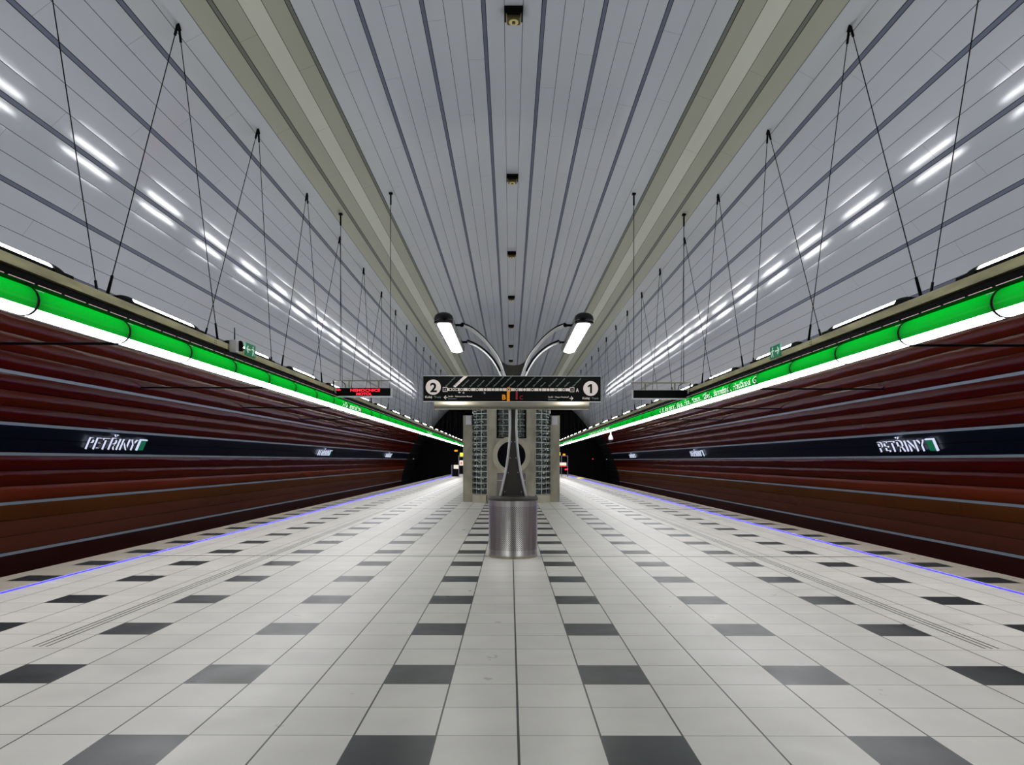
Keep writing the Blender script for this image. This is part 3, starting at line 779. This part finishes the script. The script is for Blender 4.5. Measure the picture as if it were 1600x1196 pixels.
# ------------------------------------------------------------------ lift tower
LY = 25.95
lift = thing('lift_tower', 'concrete and glass-block lift tower with a round opening, behind the sign post', 'lift tower', (0, LY, 0))
LT = 3.9
for sx_ in (-1, 1):
    mb = MB(); mb.box(min(sx_ * 1.40, sx_ * 1.76), max(sx_ * 1.40, sx_ * 1.76), .55, 1.0, 0, 3.15); mb.build('pillar', 'concrete', lift, .01)
    # curved glass block wall from the front pier back to the pillar
    arc = []
    NA = 18
    for i in range(NA + 1):
        a = math.pi / 2 * i / NA; arc.append((sx_ * (.86 + .53 * math.sin(a)), .02 + .60 * (1 - math.cos(a))))
    mb = MB()
    for i in range(NA):
        (a0, b0), (a1, b1) = arc[i], arc[i + 1]
        mb.quad((a0, b0, .28), (a1, b1, .28), (a1, b1, LT), (a0, b0, LT))
    mb.build('block_joints', 'grout', lift)
    # individual curved lengths
    import bisect
    cl = [0]
    for i in range(NA): cl.append(cl[-1] + math.dist(arc[i], arc[i + 1]))
    def pt(l):
        i = min(max(bisect.bisect(cl, l) - 1, 0), NA - 1); f = (l - cl[i]) / (cl[i + 1] - cl[i])
        a_, b_ = arc[i], arc[i + 1]; tx, ty = b_[0] - a_[0], b_[1] - a_[1]; ll = math.hypot(tx, ty)
        n_ = (ty / ll * sx_, -abs(tx) / ll)
        return (a_[0] + tx * f, a_[1] + ty * f, n_[0] , n_[1])
    mb = MB(); nc = 4; pw = cl[-1] / nc; zz = .30
    while zz < LT - .2:
        for c_ in range(nc):
            l0 = c_ * pw + .017; l1 = (c_ + 1) * pw - .017; z0 = zz + .005; z1 = zz + .178; vs = []; Q = 5
            for iz in range(Q):
                for il in range(Q):
                    fl = il / (Q - 1); fz = iz / (Q - 1); q = pt(l0 + (l1 - l0) * fl)
                    dp = .014 + .030 * min(1, 3 * min(fl, 1 - fl, fz, 1 - fz)) + random.uniform(-.003, .003)
                    vs.append((q[0] + q[2] * dp, q[1] + q[3] * dp, z0 + (z1 - z0) * fz))
            mb.add(vs, [(iz * Q + il, iz * Q + il + 1, (iz + 1) * Q + il + 1, (iz + 1) * Q + il) for iz in range(Q - 1) for il in range(Q - 1)], True)
        zz += .207
    mb.build('glass_blocks', 'glassblock', lift)
    # curved concrete ledge
    mb = MB(); lo = [(a * 1.0 + sx_ * .03, b2 - .05) for a, b2 in arc]
    n = len(lo)
    vs = [(a, b2, 0) for a, b2 in lo] + [(a, b2, .27) for a, b2 in lo] + [(sx_ * .86, .7, .27)]
    mb.add(vs, [(i, i + 1, n + i + 1, n + i) for i in range(n - 1)] + [tuple(range(n, 2 * n + 1))]); mb.build('ledge', 'concrete_l', lift)
# front pier with a window slot above and a round opening below
ZR = 1.69; RI = .505; HW = .86; n = 48
mb = MB()
ring = [(RI * math.cos(2 * math.pi * k / n), ZR + RI * math.sin(2 * math.pi * k / n)) for k in range(n)]
def edge(k):
    a = 2 * math.pi * k / n; c_, s_ = math.cos(a), math.sin(a); f = min(HW / abs(c_) if abs(c_) > 1e-6 else 9, .64 / abs(s_) if abs(s_) > 1e-6 else 9); return (c_ * f, ZR + s_ * f)
fr = [(a, 0, b2) for a, b2 in ring]; ed = [(edge(k)[0], 0, edge(k)[1]) for k in range(n)]; bk = [(a, .22, b2) for a, b2 in ring]
mb.add(fr + ed, [(k, (k + 1) % n, n + (k + 1) % n, n + k) for k in range(n)])
mb.add(fr + bk, [(k, (k + 1) % n, n + (k + 1) % n, n + k) for k in range(n)])
for s0_, s1_ in ((-HW, -.51), (.51, HW)):
    mb.box(s0_, s1_, 0, .22, 0, ZR - .64); mb.box(s0_, s1_, 0, .22, ZR + .64, LT)
mb.box(-HW, HW, .18, .22, ZR - .64, ZR + .0 - .62); 
# fill corners left by the ring-to-rectangle fan
for cx_ in (-1, 1):
    for cz_ in (-1, 1):
        mb.add([(cx_ * HW, .001, ZR + cz_ * .64), (cx_ * HW * .9, .001, ZR + cz_ * .64), (cx_ * HW, .001, ZR + cz_ * .55)], [(0, 1, 2)])
mb.build('front_pier', 'concrete', lift)
mb = MB(); n2_ = 48
vs = []
for rr, yy in ((.505, .02), (.505, -.05), (.675, -.05), (.675, .02)):
    for k in range(n2_): a = 2 * math.pi * k / n2_; vs.append((rr * math.cos(a), yy, ZR + rr * math.sin(a)))
mb.add(vs, [(i * n2_ + k, i * n2_ + (k + 1) % n2_, (i + 1) * n2_ + (k + 1) % n2_, (i + 1) * n2_ + k) for i in range(3) for k in range(n2_)]); mb.build('round_surround', 'concrete_l', lift)
mb = MB(); mb.box(-.85, .85, .24, .28, .95, 2.33); mb.build('dark_window', 'darkroom', lift)
# window slot
mb = MB(); mb.box(-.51, .51, .10, .14, 2.33, LT); mb.build('slot_joints', 'grout', lift)
mb = MB()
for c_ in range(5):
    for r_ in range(7):
        x0 = -.50 + c_ * .2 + .012; z0 = 2.36 + r_ * .207; z1 = z0 + .183; vs = []; Q = 5
        for iz in range(Q):
            for il in range(Q):
                fl = il / (Q - 1); fz = iz / (Q - 1); dp = .02 + .03 * min(1, 3 * min(fl, 1 - fl, fz, 1 - fz)) + random.uniform(-.004, .004)
                vs.append((x0 + .176 * fl, .10 - dp, z0 + .183 * fz))
        mb.add(vs, [(iz * Q + il, iz * Q + il + 1, (iz + 1) * Q + il + 1, (iz + 1) * Q + il) for iz in range(Q - 1) for il in range(Q - 1)], True)
mb.build('slot_glass_blocks', 'glassblock', lift)
mb = MB(); mb.box(-.53, -.49, -.01, .1, 2.31, LT); mb.box(.49, .53, -.01, .1, 2.31, LT); mb.box(-.53, .53, -.01, .1, 2.30, 2.34); mb.build('slot_frame', 'black', lift)
# doors under the round opening
for sx_ in (-1, 1):
    mb = MB(); mb.box(min(sx_ * .02, sx_ * .51), max(sx_ * .02, sx_ * .51), .05, .09, 0, 1.07); d_ = mb.build('door_leaf', 'doorpanel', lift)
mb = MB(); mb.box(-.51, .51, .03, .05, .78, .80); mb.build('door_rail', 'frame_grey', lift)
mb = MB(); mb.box(-.40, .40, -.25, .02, 0, .32); mb.build('step_block', 'concrete_l', lift, .01)
mb = MB(); mb.box(-1.75, 1.75, .60, 3.4, LT, LT + .1); mb.box(-.86, .86, 0, .6, LT, LT + .1); mb.box(-1.40, 1.40, .63, 3.4, 3.14, LT); mb.box(-1.70, 1.70, 1.0, 3.4, 0, 3.14); mb.build('shaft_body', 'dark_end', lift)
for sx_, sd in ((-1, 'left'), (1, 'right')):
    t = thing('loudspeaker', 'small white box loudspeaker at the top of the lift tower\'s %s pillar' % sd, 'loudspeaker', (sx_ * 1.555, LY + .54, 2.80))
    mb = MB(); mb.box(-.105, .105, -.12, 0, 0, .33); mb.build('cabinet', 'white', t, .012)
    mb = MB(); mb.box(-.085, .085, -.125, -.119, .03, .30); mb.build('grille', 'white', t)
# ------------------------------------------------------------------ train displays
def display(sg, side, on):
    dz = 0 if sg < 0 else -.045
    t = thing('train_display', ('dark-cased display with red NEMOCNICE MOTOL lettering hung at left of platform' if on else 'blank black display in a pale frame hung at right of platform'), 'display', (sg * 4.2, 20.65, 1.82 + H + dz))
    def XX(a): return sg * (a - 4.2)
    a0, a1 = 3.45, 4.99
    mb = MB(); mb.box(-.77, .77, -.06, .06, .0, .225); mb.build('case', 'sign_black', t)
    mb = MB(); mb.box(-.80, .80, -.07, .07, -.035, .0); mb.box(-.79, .79, -.07, .07, .225, .235); mb.box(-.80, -.765, -.07, .07, 0, .225); mb.box(.765, .80, -.07, .07, 0, .225); mb.build('frame', 'frame_grey', t)
    mb = MB(); mb.box(-.83, .86, -.02, .02, .42, .455) if sg > 0 else mb.box(-.86, .83, -.02, .02, .42, .455); mb.build('hanger_bar', 'frame_olive', t)
    for hx in (-.42, .42):
        mb = MB(); mb.box(hx - .02, hx + .02, -.015, .015, .235, .42); mb.build('drop_rod', 'frame_olive', t)
    mb = MB(); ox = sg * .86
    mb.tube([(ox, 0, .44), (ox, 0, .0), (ox + sg * .04, 0, -.06)], .022, 8); mb.tube([(ox, 0, .44), (ox - sg * .2, 0, .44), (ox - sg * .32, 0, .36), (ox - sg * .34, 0, .235)], .012, 6)
    mb.tube([(ox, 0, .3), (ox + sg * .18, 0, .3)], .014, 6); mb.build('cable_conduit', 'black', t)
    for (xa, cx2) in ((3.45, 3.45), (4.87, 4.87)):
        mb = MB(); s = .1
        while P(s)[0] < cx2: s += .01
        zt_ = P(s)[1] - (1.82 + H + dz)
        xl = sg * (cx2 - 4.2)
        mb.tube([(xl, 0, .45), (xl, 0, zt_)], .009, 5); c_ = mb.build('hanger_cable', 'cable', t)
        mb = MB(); mb.tube([(xl, 0, zt_ - .35), (xl, 0, zt_)], .024, 8); mb.box(xl - .05, xl + .05, -.05, .05, zt_ - .05, zt_ - .01); mb.build('anchor', 'black', c_)
    if on:
        mb = MB()
        for txt, zz, cap, x0_, wd_ in (('NEMOCNICE', .125, .075, -.37, .84), ('MOTOL', .022, .075, -.20, .44)):
            vs, fs = text_mesh(txt, 1, 0, 'LEFT', 1, .02); m0 = min(v[0] for v in vs); tw = text_width(vs)
            mb.add([(x0_ + (v[0] - m0) * wd_ / tw, -.064, zz + v[1] * cap / .72) for v in vs], fs)
        mb.build('red_lettering', 'red_led', t); mb = MB()
        mb.box(-.76, -.69, -.064, -.060, .155, .185)
        mb.add([(-.70, -.065, .20), (-.70, -.065, .14), (-.63, -.065, .17)], [(0, 1, 2)])
        mb.build('red_arrow', 'red_led', t)
    return t
display(-1, 'left', True); display(1, 'right', False)
# ------------------------------------------------------------------ exit signs, antenna box, camera
for side, sg in (('left', -1), ('right', 1)):
    t = thing('exit_sign', 'small green exit sign with running figure and arrow on the %s beam' % side, 'sign', (sg * 5.035, 13.95, 3.49))
    mb = MB(); mb.box(min(sg * -.012, sg * .012), max(sg * -.012, sg * .012), -.26, .26, 0, .235); mb.build('panel', 'exit_green', t)
    xf = -sg * .0145; mb = MB()
    def q2(pts): mb.add([(xf, a, b2) for a, b2 in pts], [tuple(range(len(pts)))])
    q2([(-.24, .12), (-.15, .20), (-.12, .17), (-.16, .135), (-.02, .135), (-.02, .105), (-.16, .105), (-.12, .07), (-.15, .04)])   # arrow pointing to the near end
    q2([(.12 + .025 * math.cos(a * .785), .19 + .025 * math.sin(a * .785)) for a in range(8)])
    q2([(.09, .16), (.15, .16), (.14, .09), (.10, .09)]); q2([(.10, .10), (.13, .10), (.09, .02), (.06, .02)]); q2([(.12, .10), (.145, .10), (.20, .03), (.17, .03)]); q2([(.15, .16), (.15, .13), (.20, .12), (.20, .14)]); q2([(.09, .16), (.09, .13), (.04, .13), (.04, .15)])
    mb.build('pictogram', 'exit_white', t)
t = thing('radio_box', 'small grey box with upright antenna fixed to the left beam', 'radio box', (-5.02, 12.95, 3.42))
mb = MB(); mb.box(-.01, .12, -.06, .06, 0, .22); mb.build('case', 'frame_grey', t, .012)
mb = MB(); mb.tube([(.05, .04, .22), (.05, .04, .45)], [.012, .008], 6); mb.build('antenna', 'black', t)
mb = MB(); mb.lathe([(0, 0), (.05, .0), (.055, .1), (.04, .17), (0, .19)], 16, (.13, .10, .04)); mb.build('dome', 'black', t)
t = thing('security_camera', 'white dome security camera hanging below the right tube lights', 'camera', (5.05, 36.9, 2.50))
mb = MB(); mb.lathe([(.03, .46), (.03, .33), (.05, .31), (.10, .22), (.13, .13), (.125, .06), (.10, .05)], 24); mb.build('housing', 'white', t)
mb = MB(); mb.lathe([(.10, .05), (.09, .0), (.055, -.05), (0, -.065)], 24); mb.build('lens_dome', 'blackgloss', t)
# ------------------------------------------------------------------ far end of the platform
def barrier(sg, side):
    t = thing('platform_end_barrier', 'tall post frame with small signs at the far %s platform end' % side, 'barrier', (sg * 5.2, 68.4, 0))
    f = 68.4 / 1137
    def lx(px_): return (px_ - 797) * f - .048 - sg * 5.2
    def lz(py_): return H + (720 - py_) * f
    def pb(name, x0, x1, yt, yb, mm, d=0):
        mb = MB(); mb.box(lx(x0), lx(x1), -.03 - d, .03 - d, max(lz(yb), 0), lz(yt)); return mb.build(name, mm, t)
    if sg < 0:
        pb('post', 705.2, 706.8, 727, 746, 'post'); pb('post', 716.2, 717.6, 712, 746, 'post'); pb('gate_panel', 706.8, 716.2, 728, 746, 'dark_end')
        pb('notice', 709, 716.5, 727, 733, 'paper', .07); pb('yellow_sign', 718.6, 724, 708, 713.8, 'yellow_sign', .07); pb('red_marked_sign', 718, 724, 720, 728, 'paper', .07); pb('red_mark', 720, 721.8, 722.5, 726, 'red_sign', .13)
        pb('amber_lamp', 710, 715, 703.5, 706, 'orange_lamp'); pb('sign_rail', 716.4, 726, 714.5, 715.4, 'post'); pb('stop_board', 717.5, 726, 715, 741, 'dark_end')
    else:
        pb('post', 876.8, 877.8, 712.5, 746, 'post'); pb('post', 886.4, 887.6, 712.5, 746, 'post'); pb('top_rail', 876.8, 887.6, 712, 713, 'post')
        pb('amber_lamp', 879.4, 883.2, 709.2, 711.8, 'orange_lamp'); pb('notice', 872, 884.8, 723, 727.5, 'paper', .07); pb('orange_bar', 874, 885.3, 727.6, 729.4, 'red_sign', .07); pb('red_lamp', 882.6, 887, 732.4, 734.8, 'red_led', .07)
        pb('yellow_sign', 872, 875.5, 707, 712, 'yellow_sign')
barrier(-1, 'left'); barrier(1, 'right')
t = thing('floor_marker', 'low yellow ramp marker on the far right platform edge', 'marker', (5.95, 62, 0)); mb = MB(); mb.prism([(-.25, 0), (.25, 0), (.2, .06), (-.2, .06)], -.8, .8); mb.build('wedge', 'yellow_sign', t)
for nm, lab, x_, y_, z_, mm in (('signal_lamp', 'tiny red signal lamp glowing in the right tunnel', 8.35, 73.9, 1.63, 'red_led'), ('signal_lamp', 'faint grey-green lamp near the end of the right wall', 9.5, 72, 1.6, 'greylamp'), ('signal_lamp', 'faint grey-green lamp near the end of the left wall', -9.6, 72, 1.6, 'greylamp')):
    t = thing(nm, lab, 'lamp', (x_, y_, -1.2))
    mb = MB(); mb.tube([(0, 0, 0), (0, 0, z_ + 1.2)], .03, 8); mb.build('mast', 'black', t)
    mb = MB(); mb.box(-.1, .1, -.05, .05, z_ + 1.1, z_ + 1.4); mb.build('head', 'black', t)
    mb = MB(); mb.lathe([(.0, .0), (.05, .0), (.05, .06), (0, .06)], 12, (0, -.08, z_ + 1.22)); mb.build('lens', mm, t)
